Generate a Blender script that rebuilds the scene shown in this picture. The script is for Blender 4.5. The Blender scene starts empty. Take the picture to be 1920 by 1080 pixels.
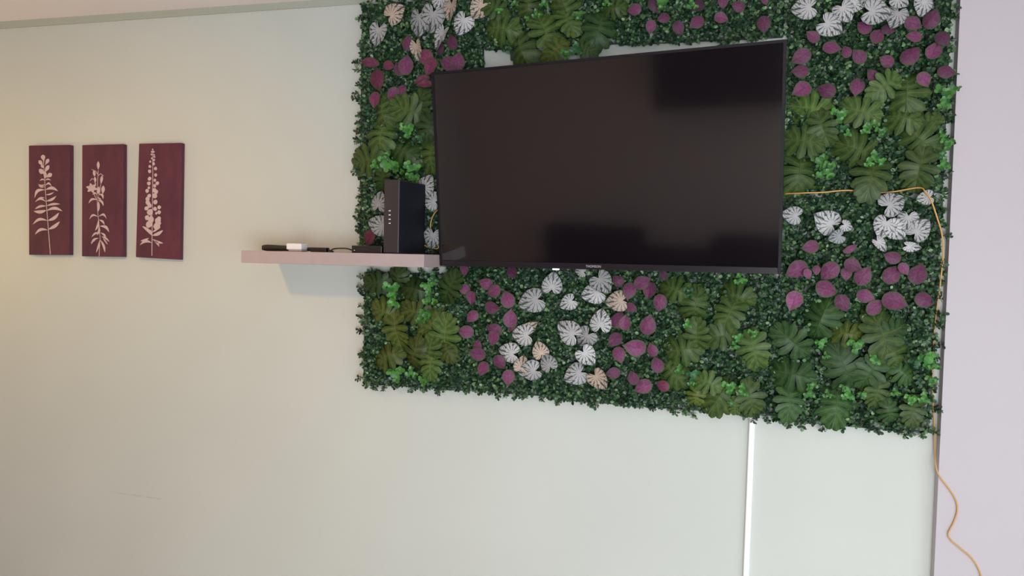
import bpy, bmesh, math, random
import numpy as np
from mathutils import Matrix, Vector

# ------------------------------------------------------------------ camera, light, exposure
C = bpy.context.scene.collection
D, EYE = 2.20, 1.55                       # distance to the green wall, eye height
FPX = 1400.0
YAW, PITCH, ROLL = 0.24583565, -0.04105679, 0.02205448
CEIL = EYE + 0.806
XL, XR, YF = -3.5, 1.75, -3.9             # room: left wall, right wall, wall behind the camera
PIER_Y = -0.032                           # the white pier at the right stands this far proud of the green wall

cy_, sy_ = math.cos(YAW), math.sin(YAW)
FWD = Vector((-sy_*math.cos(PITCH), cy_*math.cos(PITCH), math.sin(PITCH)))
R0 = Vector((cy_, sy_, 0)); U0 = R0.cross(FWD)
RGT = R0*math.cos(ROLL) + U0*math.sin(ROLL)
UPV = -R0*math.sin(ROLL) + U0*math.cos(ROLL)
CAMPOS = Vector((0, -D, EYE))
cam = bpy.data.cameras.new('camera'); camo = bpy.data.objects.new('camera', cam); C.objects.link(camo)
cam.sensor_width = 36.0; cam.lens = 36.0*FPX/1920; cam.clip_start = 0.05
m = Matrix.Identity(4)
for i in range(3):
    m[i][0], m[i][1], m[i][2], m[i][3] = RGT[i], UPV[i], -FWD[i], CAMPOS[i]
camo.matrix_world = m
bpy.context.scene.camera = camo

world = bpy.data.worlds.new('daylight'); bpy.context.scene.world = world
world.use_nodes = True
world.node_tree.nodes['Background'].inputs[0].default_value = (0.75, 0.88, 1.0, 1)
world.node_tree.nodes['Background'].inputs[1].default_value = 1.0

def area(name, loc, rot, sx, sy, power, col):
    l = bpy.data.lights.new(name, 'AREA'); l.shape = 'RECTANGLE'; l.size, l.size_y = sx, sy
    l.energy = power; l.color = col
    o = bpy.data.objects.new(name, l); C.objects.link(o); o.location = loc; o.rotation_euler = rot
    return o
WIN_Y0, WIN_Y1, WIN_H = -2.75, -0.75, 1.62
DOOR_X0, DOOR_X1 = -0.25, 1.45
# daylight from unseen balcony windows right and rear, heads low to brighten lower wall
area('balcony_daylight', (XR+0.09, (WIN_Y0+WIN_Y1)/2, WIN_H/2+.02), (math.radians(90), 0, math.radians(90)), WIN_Y1-WIN_Y0, WIN_H, 14, (0.89, 0.975, 1.0))
area('window_daylight', ((DOOR_X0+DOOR_X1)/2, YF-0.09, WIN_H/2+.02), (math.radians(90), 0, 0), DOOR_X1-DOOR_X0, WIN_H, 91, (0.90, 0.975, 1.0))
LAMP = (-1.62, -1.55, CEIL-0.13)
LAMP_AIM = (-2.0, 0.0, 0.95)
LAMP_POWER, LAMP_COL = 28.0, (1.0, 0.555, 0.13)
FLOOR_LAMP = (-2.72, -0.48, 1.62)
FLOOR_LAMP_POWER, FLOOR_LAMP_COL = 3.2, (1.0, 0.63, 0.12)
vs = bpy.context.scene.view_settings
vs.view_transform = 'Standard'; vs.look = 'None'; vs.gamma = 1.0; vs.use_curve_mapping = False
vs.exposure = 0.0
bpy.context.scene.display_settings.display_device = 'sRGB'

# ------------------------------------------------------------------ helpers
rng = random.Random(7)
def ray(x, y): return FWD*FPX + RGT*(x-960) + UPV*(540-y)
def at(x, y, Y=0.0):                       # the point of the plane y = Y seen at a place of the photograph
    d = ray(x, y); return CAMPOS + d*((Y+D)/d.y)
def at_side(x, y, X):                      # the same on a plane x = X
    d = ray(x, y); return CAMPOS + d*(X/d.x)

def tag(o, label=None, cat=None, group=None, kind=None):
    if label: o['label'] = label
    if cat: o['category'] = cat
    if group: o['group'] = group
    if kind: o['kind'] = kind
    return o
def empty(name, loc, label, cat, group=None):
    o = bpy.data.objects.new(name, None); C.objects.link(o); o.location = loc
    o.empty_display_size = 0.05
    return tag(o, label, cat, group)
def obj(name, me, parent=None, mats=None):
    if mats is not None:
        me.materials.clear()
        for mm in (mats if isinstance(mats, (list, tuple)) else [mats]): me.materials.append(mm)
    o = bpy.data.objects.new(name, me); C.objects.link(o)
    if parent: o.parent = parent
    return o
class MB:
    """collects shapes, then becomes one mesh"""
    def __init__(s): s.v = []; s.f = []; s.m = []; s.sm = []
    def add(s, vs, fs, mi=0, smooth=False):
        b = len(s.v); s.v += [tuple(v) for v in vs]
        for f in fs: s.f.append(tuple(i+b for i in f)); s.m.append(mi); s.sm.append(smooth)
        return s
    def box(s, a, b, mi=0):
        (x0, y0, z0), (x1, y1, z1) = a, b
        vs = [(x, y, z) for z in (z0, z1) for y in (y0, y1) for x in (x0, x1)]
        return s.add(vs, [(0,2,3,1), (4,5,7,6), (0,1,5,4), (2,6,7,3), (0,4,6,2), (1,3,7,5)], mi)
    def tube(s, pts, r, n=8, mi=0, caps=True):
        pts = [Vector(p) for p in pts]; rr = r if isinstance(r, (list, tuple)) else [r]*len(pts)
        vs, fs = [], []
        prev = None
        for i, p in enumerate(pts):
            t = (pts[min(i+1, len(pts)-1)] - pts[max(i-1, 0)]).normalized()
            a = prev if prev is not None else (Vector((0, 0, 1)) if abs(t.z) < .9 else Vector((1, 0, 0)))
            u = (a - t*a.dot(t)).normalized(); prev = u; w = t.cross(u)
            for k in range(n):
                an = 2*math.pi*k/n; vs.append(p + (u*math.cos(an)+w*math.sin(an))*rr[i])
        for i in range(len(pts)-1):
            for k in range(n):
                k2 = (k+1) % n; fs.append((i*n+k, i*n+k2, (i+1)*n+k2, (i+1)*n+k))
        if caps: fs += [tuple(range(n-1, -1, -1)), tuple(range((len(pts)-1)*n, len(pts)*n))]
        return s.add(vs, fs, mi, True)
    def mesh(s, name):
        me = bpy.data.meshes.new(name); me.from_pydata(s.v, [], s.f); me.update()
        me.polygons.foreach_set('material_index', s.m); me.polygons.foreach_set('use_smooth', s.sm)
        return me
def bevelled(mb, name, width, seg=2):
    me = mb.mesh(name); bm = bmesh.new(); bm.from_mesh(me)
    bmesh.ops.remove_doubles(bm, verts=bm.verts, dist=1e-6)
    bmesh.ops.bevel(bm, geom=list(bm.edges), offset=width, segments=seg, profile=0.5, affect='EDGES')
    bm.to_mesh(me); bm.free()
    return me
def spline(pts, n=8):                      # Catmull-Rom through the points
    P = [Vector(p) for p in pts]; out = []
    for i in range(len(P)-1):
        a, b, c, d = P[max(i-1, 0)], P[i], P[i+1], P[min(i+2, len(P)-1)]
        for k in range(n):
            t = k/n
            out.append(0.5*((2*b) + (c-a)*t + (2*a-5*b+4*c-d)*t*t + (3*b-a-3*c+d)*t**3))
    return out + [P[-1]]

# ------------------------------------------------------------------ materials
def mat(name, col, rough=0.6, metal=0.0, spec=0.5, noise=0.0, nscale=40.0, bump=0.0, bscale=200.0, emit=None, estr=1.0):
    m_ = bpy.data.materials.new(name); m_.use_nodes = True
    nt = m_.node_tree; b = nt.nodes['Principled BSDF']
    b.inputs['Base Color'].default_value = (*col, 1); b.inputs['Roughness'].default_value = rough
    b.inputs['Metallic'].default_value = metal; b.inputs['Specular IOR Level'].default_value = spec
    if noise or bump:
        tc = nt.nodes.new('ShaderNodeTexCoord')
    if noise:
        n = nt.nodes.new('ShaderNodeTexNoise'); n.inputs['Scale'].default_value = nscale; n.inputs['Detail'].default_value = 5
        nt.links.new(tc.outputs['Object'], n.inputs['Vector'])
        r = nt.nodes.new('ShaderNodeValToRGB')
        r.color_ramp.elements[0].position = .3; r.color_ramp.elements[1].position = .7
        r.color_ramp.elements[0].color = (*[c*(1-noise) for c in col], 1)
        r.color_ramp.elements[1].color = (*[min(1, c*(1+noise)) for c in col], 1)
        nt.links.new(n.outputs['Fac'], r.inputs['Fac']); nt.links.new(r.outputs['Color'], b.inputs['Base Color'])
    if bump:
        n2 = nt.nodes.new('ShaderNodeTexNoise'); n2.inputs['Scale'].default_value = bscale; n2.inputs['Detail'].default_value = 3
        nt.links.new(tc.outputs['Object'], n2.inputs['Vector'])
        bp = nt.nodes.new('ShaderNodeBump'); bp.inputs['Strength'].default_value = bump; bp.inputs['Distance'].default_value = .002
        nt.links.new(n2.outputs['Fac'], bp.inputs['Height']); nt.links.new(bp.outputs['Normal'], b.inputs['Normal'])
    if emit:
        b.inputs['Emission Color'].default_value = (*emit, 1); b.inputs['Emission Strength'].default_value = estr
    return m_
class NT:
    """a few shortcuts for node maths"""
    def __init__(s, m_): s.nt = m_.node_tree; s.b = s.nt.nodes['Principled BSDF']
    def n(s, kind, **kw):
        x = s.nt.nodes.new(kind)
        for k, v in kw.items(): setattr(x, k, v)
        return x
    def put(s, sock, v):
        if isinstance(v, (int, float)): sock.default_value = v
        elif isinstance(v, tuple): sock.default_value = v
        else: s.nt.links.new(v, sock)
    def math(s, op, a, b=0.0, c=0.0):
        x = s.n('ShaderNodeMath', operation=op)
        for i, v in enumerate((a, b, c)): s.put(x.inputs[i], v)
        return x.outputs[0]
    def step(s, v, lo, hi):                # smooth 0..1 between lo and hi
        x = s.n('ShaderNodeMapRange', interpolation_type='SMOOTHSTEP')
        s.put(x.inputs[0], v); s.put(x.inputs[1], lo); s.put(x.inputs[2], hi)
        return x.outputs[0]
    def mix(s, f, a, b, blend='MIX'):
        x = s.n('ShaderNodeMix', data_type='RGBA', blend_type=blend)
        s.put(x.inputs[0], f); s.put(x.inputs[6], a); s.put(x.inputs[7], b)
        return x.outputs[2]
    def attr(s, name): return s.n('ShaderNodeAttribute', attribute_name=name)
    def noise(s, vec, scale, detail=3):
        x = s.n('ShaderNodeTexNoise'); s.put(x.inputs['Scale'], scale); s.put(x.inputs['Detail'], detail)
        if vec is not None: s.put(x.inputs['Vector'], vec)
        return x.outputs[0]

SAGE = (0.60, 0.622, 0.585)
def sage_wall():
    m_ = mat('sage_wall_paint', SAGE, .62, spec=.25, bump=.08, bscale=90)
    k = NT(m_); tc = k.n('ShaderNodeTexCoord'); sx = k.n('ShaderNodeSeparateXYZ')
    k.put(sx.inputs[0], tc.outputs['Object'])
    x, z = sx.outputs[0], sx.outputs[2]
    broad = k.noise(tc.outputs['Object'], 1.7, 2)
    col = k.mix(k.step(broad, .35, .7), (*[c*.975 for c in SAGE], 1), (*[c*1.015 for c in SAGE], 1))
    mask = None
    for (p, q, wd, amt) in (((205, 922), (312, 937), .0028, .20), ((372, 947), (388, 952), .004, .14)):
        a, b = at(*p), at(*q)
        s_ = (b.z-a.z)/(b.x-a.x)
        dist = k.math('ABSOLUTE', k.math('SUBTRACT', k.math('SUBTRACT', z, a.z), k.math('MULTIPLY', k.math('SUBTRACT', x, a.x), s_)))
        on = k.math('SUBTRACT', 1.0, k.step(dist, wd*.3, wd*1.3))
        on = k.math('MULTIPLY', on, k.math('MULTIPLY', k.step(x, a.x-.01, a.x+.04), k.math('SUBTRACT', 1.0, k.step(x, b.x-.03, b.x+.01))))
        on = k.math('MULTIPLY', k.math('MULTIPLY', on, amt), k.step(k.noise(tc.outputs['Object'], 35, 3), .3, .6))
        mask = on if mask is None else k.math('MAXIMUM', mask, on)
    col = k.mix(mask, col, (.20, .21, .17, 1))
    k.put(k.b.inputs['Base Color'], col)
    return m_
M_SAGE = sage_wall()
M_SAGE_TRIM = mat('sage_trim_paint', (0.43, 0.45, 0.385), .6, spec=.25)
M_WHITE = mat('white_wall_paint', (0.535, 0.49, 0.525), .6, spec=.25, noise=.012, nscale=2.0, bump=.05, bscale=90)
M_CREAM = mat('cream_wall_paint', (0.80, 0.70, 0.66), .6, spec=.25, bump=.05, bscale=90)
M_CEIL = mat('white_ceiling_paint', (0.90, 0.82, 0.81), .7, spec=.2, bump=.05, bscale=90)
M_FLOOR = mat('warm_wood_floor', (0.56, 0.47, 0.41), .45, noise=.25, nscale=6)
M_SHELF = mat('shelf_foil', (0.455, 0.36, 0.36), .45, noise=.03, nscale=25)
M_BLACK = mat('black_plastic', (0.014, 0.013, 0.014), .38, bump=.05, bscale=600)
M_ROUTER = mat('router_plastic', (0.032, 0.025, 0.027), .40, bump=.05, bscale=500)
M_REMOTE = mat('remote_plastic', (0.020, 0.018, 0.014), .5)
M_SCREEN = mat('screen_glass', (0.0065, 0.0045, 0.0065), .08, spec=.62)
M_SCREEN.node_tree.nodes['Principled BSDF'].inputs['IOR'].default_value = 1.78
M_BEZEL = mat('tv_bezel', (0.010, 0.008, 0.012), .5, spec=.25)
M_CHIN = mat('tv_lower_strip', (0.016, 0.012, 0.016), .28)
M_LOGO = mat('silver_print', (0.50, 0.47, 0.49), .4)
M_LED = mat('white_light', (0.9, 0.9, 0.95), .4, emit=(1, 1, 1), estr=1.2)
M_ICON = mat('router_indicator', (0.7, 0.7, 0.75), .4, emit=(0.85, 0.85, 1.0), estr=.55)
M_WPLASTIC = mat('white_plastic', (0.86, 0.83, 0.83), .4)
M_TRUNK = mat('trunking_plastic', (0.93, 0.93, 0.93), .4)
M_CABLE = mat('yellow_cable_jacket', (0.62, 0.34, 0.10), .45)
M_STEEL = mat('dark_steel', (0.03, 0.03, 0.033), .4, metal=.6)
M_SOFA = mat('dark_sofa_cloth', (0.012, 0.012, 0.018), .9, noise=.2, nscale=60)
M_DARKWOOD = mat('dark_board', (0.018, 0.016, 0.016), .5)
M_GRID = mat('grid_plastic', (0.012, 0.030, 0.022), .45)
M_STALK = mat('stalk_plastic', (0.05, 0.10, 0.035), .5)

def canvas_mat():
    m_ = mat('burgundy_canvas', (0.14, 0.032, 0.050), .7, bump=.12, bscale=700)
    k = NT(m_); tc = k.n('ShaderNodeTexCoord'); oi = k.n('ShaderNodeObjectInfo')
    mp = k.n('ShaderNodeMapping'); k.put(mp.inputs[0], tc.outputs['Object']); mp.inputs[3].default_value = (1.0, 1.0, .35)
    n = k.noise(mp.outputs[0], 22, 6); n2 = k.noise(tc.outputs['Object'], 55, 4)
    c = k.mix(k.step(n, .3, .72), (.072, .018, .041, 1), (.108, .027, .050, 1))
    c = k.mix(k.math('MULTIPLY', k.step(n2, .58, .75), .5), c, (.062, .013, .036, 1))
    k.put(k.b.inputs['Base Color'], k.mix(1.0, c, oi.outputs['Color'], 'MULTIPLY'))
    return m_
M_CANVAS = canvas_mat()
M_PINKINK = mat('pale_pink_print', (0.58, 0.44, 0.45), .75, noise=.06, nscale=60)

def boxwood_mat():
    m_ = mat('boxwood_leaf', (0.03, 0.08, 0.03), .36, spec=.45)
    k = NT(m_); g = k.n('ShaderNodeNewGeometry')
    r = k.n('ShaderNodeValToRGB'); k.put(r.inputs[0], g.outputs['Random Per Island'])
    e = r.color_ramp.elements
    e[0].position = 0; e[0].color = (.009, .026, .015, 1)
    e[1].position = 1; e[1].color = (.20, .32, .15, 1)
    for p, c in ((.35, (.020, .056, .026, 1)), (.68, (.040, .102, .042, 1)), (.87, (.084, .175, .068, 1))):
        x = e.new(p); x.color = c
    k.put(k.b.inputs['Base Color'], r.outputs[0])
    return m_
M_BOX = boxwood_mat()

def monstera_mat():
    m_ = mat('monstera_leaf', (0.1, 0.15, 0.04), .42, spec=.22)
    k = NT(m_); oi = k.n('ShaderNodeObjectInfo'); uv = k.n('ShaderNodeUVMap'); uv.uv_map = 'UVMap'
    s_ = k.n('ShaderNodeSeparateXYZ'); k.put(s_.inputs[0], uv.outputs[0])
    mid = k.math('SUBTRACT', 1.0, k.step(k.math('ABSOLUTE', s_.outputs[1]), .004, .018))
    lob = k.attr('lobe').outputs['Fac']
    rib = k.math('MULTIPLY', k.math('SUBTRACT', 1.0, k.step(k.math('ABSOLUTE', lob), .03, .22)), .40)
    edge = k.math('MULTIPLY', k.step(k.math('ABSOLUTE', lob), .45, 1.0), .50)
    tc = k.n('ShaderNodeTexCoord'); n = k.noise(tc.outputs['Object'], 7, 4)
    base = k.mix(k.step(n, .3, .7), (.034, .074, .017, 1), (.070, .115, .025, 1))
    c = k.mix(edge, base, (.010, .024, .008, 1))
    c = k.mix(k.math('MAXIMUM', k.math('MULTIPLY', mid, .75), rib), c, (.135, .170, .060, 1))
    k.put(k.b.inputs['Base Color'], k.mix(1.0, c, oi.outputs['Color'], 'MULTIPLY'))
    return m_
M_MON = monstera_mat()
def purple_mat():
    m_ = mat('purple_leaf', (0.2, 0.05, 0.12), .55, spec=.28)
    k = NT(m_); oi = k.n('ShaderNodeObjectInfo'); uv = k.n('ShaderNodeUVMap'); uv.uv_map = 'UVMap'
    s_ = k.n('ShaderNodeSeparateXYZ'); k.put(s_.inputs[0], uv.outputs[0])
    rim = k.attr('rim').outputs['Fac']; tc = k.n('ShaderNodeTexCoord'); n = k.noise(tc.outputs['Object'], 9, 4)
    rn = k.math('ADD', rim, k.math('MULTIPLY', k.math('SUBTRACT', n, .5), .35))
    c = k.mix(k.step(n, .35, .65), (.120, .030, .078, 1), (.180, .048, .120, 1))
    ay = k.math('ABSOLUTE', s_.outputs[1])
    vein = k.math('ABSOLUTE', k.math('SINE', k.math('MULTIPLY', k.math('SUBTRACT', s_.outputs[0], k.math('MULTIPLY', ay, .9)), 22.0)))
    vv = k.math('MULTIPLY', k.math('SUBTRACT', 1.0, k.step(vein, .08, .40)), .30)
    mid = k.math('MULTIPLY', k.math('SUBTRACT', 1.0, k.step(ay, .008, .028)), .5)
    c = k.mix(k.math('MAXIMUM', vv, mid), c, (.072, .014, .048, 1))
    c = k.mix(k.step(rn, .70, 1.02), c, (.062, .068, .040, 1))
    k.put(k.b.inputs['Base Color'], k.mix(1.0, c, oi.outputs['Color'], 'MULTIPLY'))
    return m_
M_PUR = purple_mat()
def caladium_mat():
    m_ = mat('caladium_leaf', (0.5, 0.5, 0.5), .5, spec=.35)
    k = NT(m_); oi = k.n('ShaderNodeObjectInfo'); uv = k.n('ShaderNodeUVMap'); uv.uv_map = 'UVMap'
    s_ = k.n('ShaderNodeSeparateXYZ'); k.put(s_.inputs[0], uv.outputs[0])
    x, y = s_.outputs[0], s_.outputs[1]
    r = k.math('SQRT', k.math('ADD', k.math('MULTIPLY', x, x), k.math('MULTIPLY', y, y)))
    a = k.math('ARCTAN2', y, x)
    n = k.noise(uv.outputs[0], 9, 3)
    aa = k.math('ADD', k.math('MULTIPLY', a, 6.5), k.math('MULTIPLY', k.math('SUBTRACT', n, .5), 3.0))
    l1 = k.math('ABSOLUTE', k.math('SINE', aa))
    w1 = k.math('ADD', .22, k.math('MULTIPLY', r, .70))
    d1 = k.math('SUBTRACT', 1.0, k.step(k.math('DIVIDE', l1, w1), .62, 1.0))
    d1 = k.math('MULTIPLY', d1, k.step(r, .09, .17))
    # side veins slanting from the rays near the rim
    l2 = k.math('ABSOLUTE', k.math('SINE', k.math('ADD', k.math('MULTIPLY', a, 13.0), k.math('MULTIPLY', r, 20.0))))
    d2 = k.math('MULTIPLY', k.math('SUBTRACT', 1.0, k.step(l2, .34, .60)), k.step(r, .30, .42))
    dk = k.math('MAXIMUM', d1, k.math('MULTIPLY', d2, .75))
    rim = k.attr('rim').outputs['Fac']
    dk = k.math('MAXIMUM', dk, k.math('MULTIPLY', k.step(rim, .93, .99), .6))
    c = k.mix(1.0, (.44, .43, .445, 1), oi.outputs['Color'], 'MULTIPLY')
    k.put(k.b.inputs['Base Color'], k.mix(k.math('MULTIPLY', dk, .93), c, (.022, .040, .030, 1)))
    return m_
M_CAL = caladium_mat()
def sprig_mat():
    m_ = mat('bright_sprig_leaf', (0.05, 0.3, 0.05), .4, spec=.5)
    k = NT(m_); oi = k.n('ShaderNodeObjectInfo'); g = k.n('ShaderNodeNewGeometry')
    c = k.mix(g.outputs['Random Per Island'], (.026, .125, .024, 1), (.080, .275, .045, 1))
    k.put(k.b.inputs['Base Color'], k.mix(1.0, c, oi.outputs['Color'], 'MULTIPLY'))
    return m_
M_SPR = sprig_mat()

# ------------------------------------------------------------------ the room
def struct(name, mb, m_, label=None):
    o = obj(name, mb.mesh(name), None, m_); o['kind'] = 'structure'
    if label: o['label'] = label
    return o
T = 0.12
struct('floor', MB().box((XL-T, YF-T-.6, -T), (XR+T+.6, T, 0)), M_FLOOR)
struct('ceiling', MB().box((XL-T, YF-T, CEIL), (XR+T, T, CEIL+T)), M_CEIL)
struct('wall_back', MB().box((XL-T, 0, 0), (XR, T, CEIL)), M_SAGE)
XP = at(1776, 540, PIER_Y).x
pr_ = MB().box((XP, PIER_Y, 0), (XP+.75, 0, CEIL)); pr_.m[4] = 1     # its narrow flank takes the trim's sage, darker than the wall
struct('wall_pier', pr_, [M_WHITE, M_SAGE_TRIM])
struct('wall_left', MB().box((XL-T, YF-T, 0), (XL, 0, CEIL)), M_CREAM)
struct('wall_front', MB().box((XL-T, YF-T, 0), (DOOR_X0, YF, CEIL)).box((DOOR_X1, YF-T, 0), (XR+T, YF, CEIL)).box((DOOR_X0, YF-T, WIN_H+.04), (DOOR_X1, YF, CEIL)), M_CREAM)
rw = MB().box((XR, YF, 0), (XR+T, WIN_Y0, CEIL)).box((XR, WIN_Y1, 0), (XR+T, T, CEIL)).box((XR, WIN_Y0, WIN_H+.04), (XR+T, WIN_Y1, CEIL))
struct('wall_right', rw, M_WHITE)
fr = MB()
for y0, y1 in ((WIN_Y0, WIN_Y0+.05), (WIN_Y1-.05, WIN_Y1)): fr.box((XR-.01, y0, 0), (XR+.06, y1, WIN_H+.04))
fr.box((XR-.01, WIN_Y0+.05, WIN_H-.01), (XR+.06, WIN_Y1-.05, WIN_H+.04))
struct('trim_1', fr, M_WPLASTIC)
fr = MB()
for x0, x1 in ((DOOR_X0, DOOR_X0+.05), (DOOR_X1-.05, DOOR_X1)): fr.box((x0, YF-.06, 0), (x1, YF+.01, WIN_H+.04))
fr.box((DOOR_X0+.05, YF-.06, WIN_H-.01), (DOOR_X1-.05, YF+.01, WIN_H+.04))
struct('trim_3', fr, M_WPLASTIC)
# thin sage moulding where the green wall meets the ceiling, a little thicker at its left end
z0 = CEIL
v = []
for x, h, dp in ((XL, .0235, .016), (XP-.001, .0135, .012)):
    v += [(x, 0, z0-h), (x, -dp*.25, z0-h), (x, -dp, z0), (x, 0, z0)]
struct('trim_2', MB().add(v, [(0,1,2,3), (7,6,5,4), (0,4,5,1), (1,5,6,2), (2,6,7,3), (3,7,4,0)]), M_SAGE_TRIM)
struct('baseboard_back', MB().box((XL, -.012, 0), (XP, 0, .07)), M_WPLASTIC)

# ------------------------------------------------------------------ leaf shapes (length about 1, tip towards +x, face towards +z)
def set_attr(me, name, vals):
    a = me.attributes.new(name, 'FLOAT', 'POINT'); a.data.foreach_set('value', vals)
def set_uv(me):
    uv = me.uv_layers.new(name='UVMap')
    for l in me.loops:
        c = me.vertices[l.vertex_index].co; uv.data[l.index].uv = (c.x, c.y)
def stalk(mb, base, depth):
    b = Vector(base); n0 = len(mb.v)
    mb.tube([b+Vector((.02, 0, -.004)), b+Vector((-.10, .01, -depth*.35)), b+Vector((-.13, .02, -depth))], .012, 3, 1, False)
    return len(mb.v)-n0
def ring_leaf(name, half, centre, cup, fold, wav, seed, m_):
    r_ = random.Random(seed)
    out = [Vector((x, y, 0)) for x, y in half] + [Vector((x, -y, 0)) for x, y in reversed(half[1:-1])]
    c = Vector((*centre, 0)); mb = MB(); vs = [c]; rim = [0.0]
    for t in (.55, 1.0):
        for i, p in enumerate(out):
            q = c.lerp(p, t); d = (q-c).length
            q.z = -cup*d*d + fold*abs(q.y) + wav*t*t*math.sin(i*2.4+seed) + r_.uniform(-.3, .3)*wav*t
            vs.append(q); rim.append(t)
    n = len(out); fs = []
    for i in range(n):
        j = (i+1) % n
        fs.append((0, 1+i, 1+j)); fs.append((1+i, 1+n+i, 1+n+j, 1+j))
    area_ = sum(out[i].x*out[(i+1) % n].y - out[(i+1) % n].x*out[i].y for i in range(n))
    if area_ < 0: fs = [tuple(reversed(f)) for f in fs]
    mb.add(vs, fs, 0, True)
    k = stalk(mb, (half[0][0]*.6, 0, -.01), .42)
    me = mb.mesh(name); me.materials.append(m_); me.materials.append(M_STALK)
    set_attr(me, 'rim', rim+[0.0]*k); set_uv(me)
    return me
CAL = [ring_leaf('caladium_leaf', [(-.06, 0), (-.22, .10), (-.30, .23), (-.22, .37), (-.02, .455), (.22, .42), (.44, .29), (.60, .13), (.70, 0)], (.0, 0), cu, fo, .035, s, M_CAL)
       for s, cu, fo in ((1, .22, .05), (2, .35, -.05), (3, .15, .16), (4, .3, .0))]
CAL += [ring_leaf('caladium_leaf', [(-.06, 0), (-.20, .07), (-.28, .15), (-.20, .24), (0, .28), (.22, .26), (.44, .18), (.60, .08), (.72, 0)], (.0, 0), .3, .45, .03, 5, M_CAL)]
PUR = [ring_leaf('purple_leaf', [(-.46, 0), (-.44, .15), (-.30, .31), (-.06, .39), (.16, .33), (.34, .19), (.45, .07), (.54, 0)], (-.03, 0), cu, fo, .03, s, M_PUR)
       for s, cu, fo in ((11, .3, .12), (12, .5, -.10), (13, .1, .25), (14, .4, 0))]
PUR += [ring_leaf('purple_leaf', [(-.46, 0), (-.43, .10), (-.28, .20), (-.05, .25), (.16, .21), (.34, .13), (.45, .05), (.56, 0)], (-.03, 0), .3, .4, .03, 15, M_PUR)]

def monstera(seed, droop, fold):
    r_ = random.Random(seed); mb = MB(); lobe = []
    mid = [Vector((-.30+.80*i/6, 0, 0)) for i in range(7)]
    def Z(p): return Vector((p.x, p.y, -droop*((p.x-.05)**2+p.y**2) + fold*abs(p.y)))
    spec = [(150, .34, -.30, -.20), (118, .46, -.20, -.06), (93, .52, -.06, .09), (70, .50, .09, .23), (48, .42, .23, .36), (24, .34, .36, .50)]
    for sd in (1, -1):
        for li, (ang, ln, xa, xb) in enumerate(spec):
            a = math.radians(ang+r_.uniform(-5, 5)); ln *= r_.uniform(.9, 1.08)
            d = Vector((math.cos(a), math.sin(a)*sd, 0)); nrm = Vector((-d.y, d.x, 0))
            A, B = Vector((xa, 0, 0)), Vector((xb, 0, 0)); M_ = (A+B)/2
            wr = .102; wm = .124+.012*r_.random()
            if li == 0: wm *= 1.15
            bend = Vector((.06, 0, 0)) if 1 < li < 5 else Vector((0, 0, 0))
            R1 = M_ + d*(ln*.36); P1 = M_ + d*(ln*.72)+bend*.5; P2 = M_ + d*(ln*.93)+bend*.8; TP = M_ + d*(ln*1.03)+bend
            rows = [(A, M_, B), (R1+nrm*wr*sd, R1, R1-nrm*wr*sd), (P1+nrm*wm*sd, P1, P1-nrm*wm*sd), (P2+nrm*wm*.62*sd, P2, P2-nrm*wm*.62*sd)]
            lz = r_.uniform(-.05, .05)
            vs, lb = [], []
            for q, row in enumerate(rows):
                for w_, p in zip((-1, 0, 1), row):
                    z = Z(p); z.z += lz*q/3 - (.012*abs(w_) if q else 0)
                    vs.append(z); lb.append(w_ if q else w_*.35)
            z = Z(TP); z.z += lz; vs.append(z); lb.append(.3)
            fs = []
            for q in range(3):
                for c_ in (0, 1):
                    fs.append((q*3+c_, q*3+c_+1, q*3+c_+4, q*3+c_+3))
            fs += [(9, 10, 12), (10, 11, 12)]
            # keep every face looking towards +z
            e1, e2 = vs[4]-vs[3], vs[6]-vs[3]
            if e1.cross(e2).z < 0: fs = [tuple(reversed(f)) for f in fs]
            mb.add(vs, fs, 0, True); lobe += lb
    # midrib ridge
    n0 = len(mb.v)
    mb.tube([Z(p)+Vector((0, 0, .004)) for p in mid], [.014, .013, .012, .010, .008, .006, .003], 3, 0, False)
    lobe += [0.0]*(len(mb.v)-n0)
    k = stalk(mb, (-.30, 0, -.03), .26); lobe += [0.0]*k
    me = mb.mesh('monstera_leaf'); me.materials.append(M_MON); me.materials.append(M_STALK)
    set_attr(me, 'lobe', lobe); set_uv(me)
    return me
MON = [monstera(s, dr, fo) for s, dr, fo in ((21, .5, .14), (22, .8, .05), (23, .4, .30), (24, .75, -.12))]

def sprig(seed):
    r_ = random.Random(seed); mb = MB()
    axis = [Vector((-.12, 0, -.60)), Vector((-.05, .02, -.32)), Vector((.04, 0, .02))]
    mb.tube(axis, .02, 3, 1, False)
    stems = [(Vector((0, 0, 0)), 4)] + [(Vector((math.cos(t)*.30, math.sin(t)*.30, r_.uniform(-.22, -.02))), 4) for t in (seed, seed+2.2, seed+4.1)]
    for c, nl in stems:
        mb.tube([axis[1], c], .014, 3, 1, False)
        a0 = r_.uniform(0, 6)
        for k in range(nl):
            a = a0 + 2*math.pi*k/nl + r_.uniform(-.3, .3); rad = r_.uniform(.12, .165)
            d = Vector((math.cos(a), math.sin(a), r_.uniform(.1, .7))).normalized()
            side = Vector((-d.y, d.x, 0)).normalized(); n = d.cross(side); n = n if n.z > 0 else -n
            o_ = c + d*rad*.95
            vs = [o_ - n*rad*.22]
            for q in range(7):
                t = 2*math.pi*q/7; vs.append(o_ + d*math.cos(t)*rad + side*math.sin(t)*rad*.88)
            sgn = (vs[1]-vs[0]).cross(vs[2]-vs[0]).dot(n)
            fs = [(0, 1+q, 1+(q+1) % 7) if sgn > 0 else (0, 1+(q+1) % 7, 1+q) for q in range(7)]
            mb.add(vs, fs, 0, True)
    me = mb.mesh('bright_sprig'); me.materials.append(M_SPR); me.materials.append(M_STALK)
    return me
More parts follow.
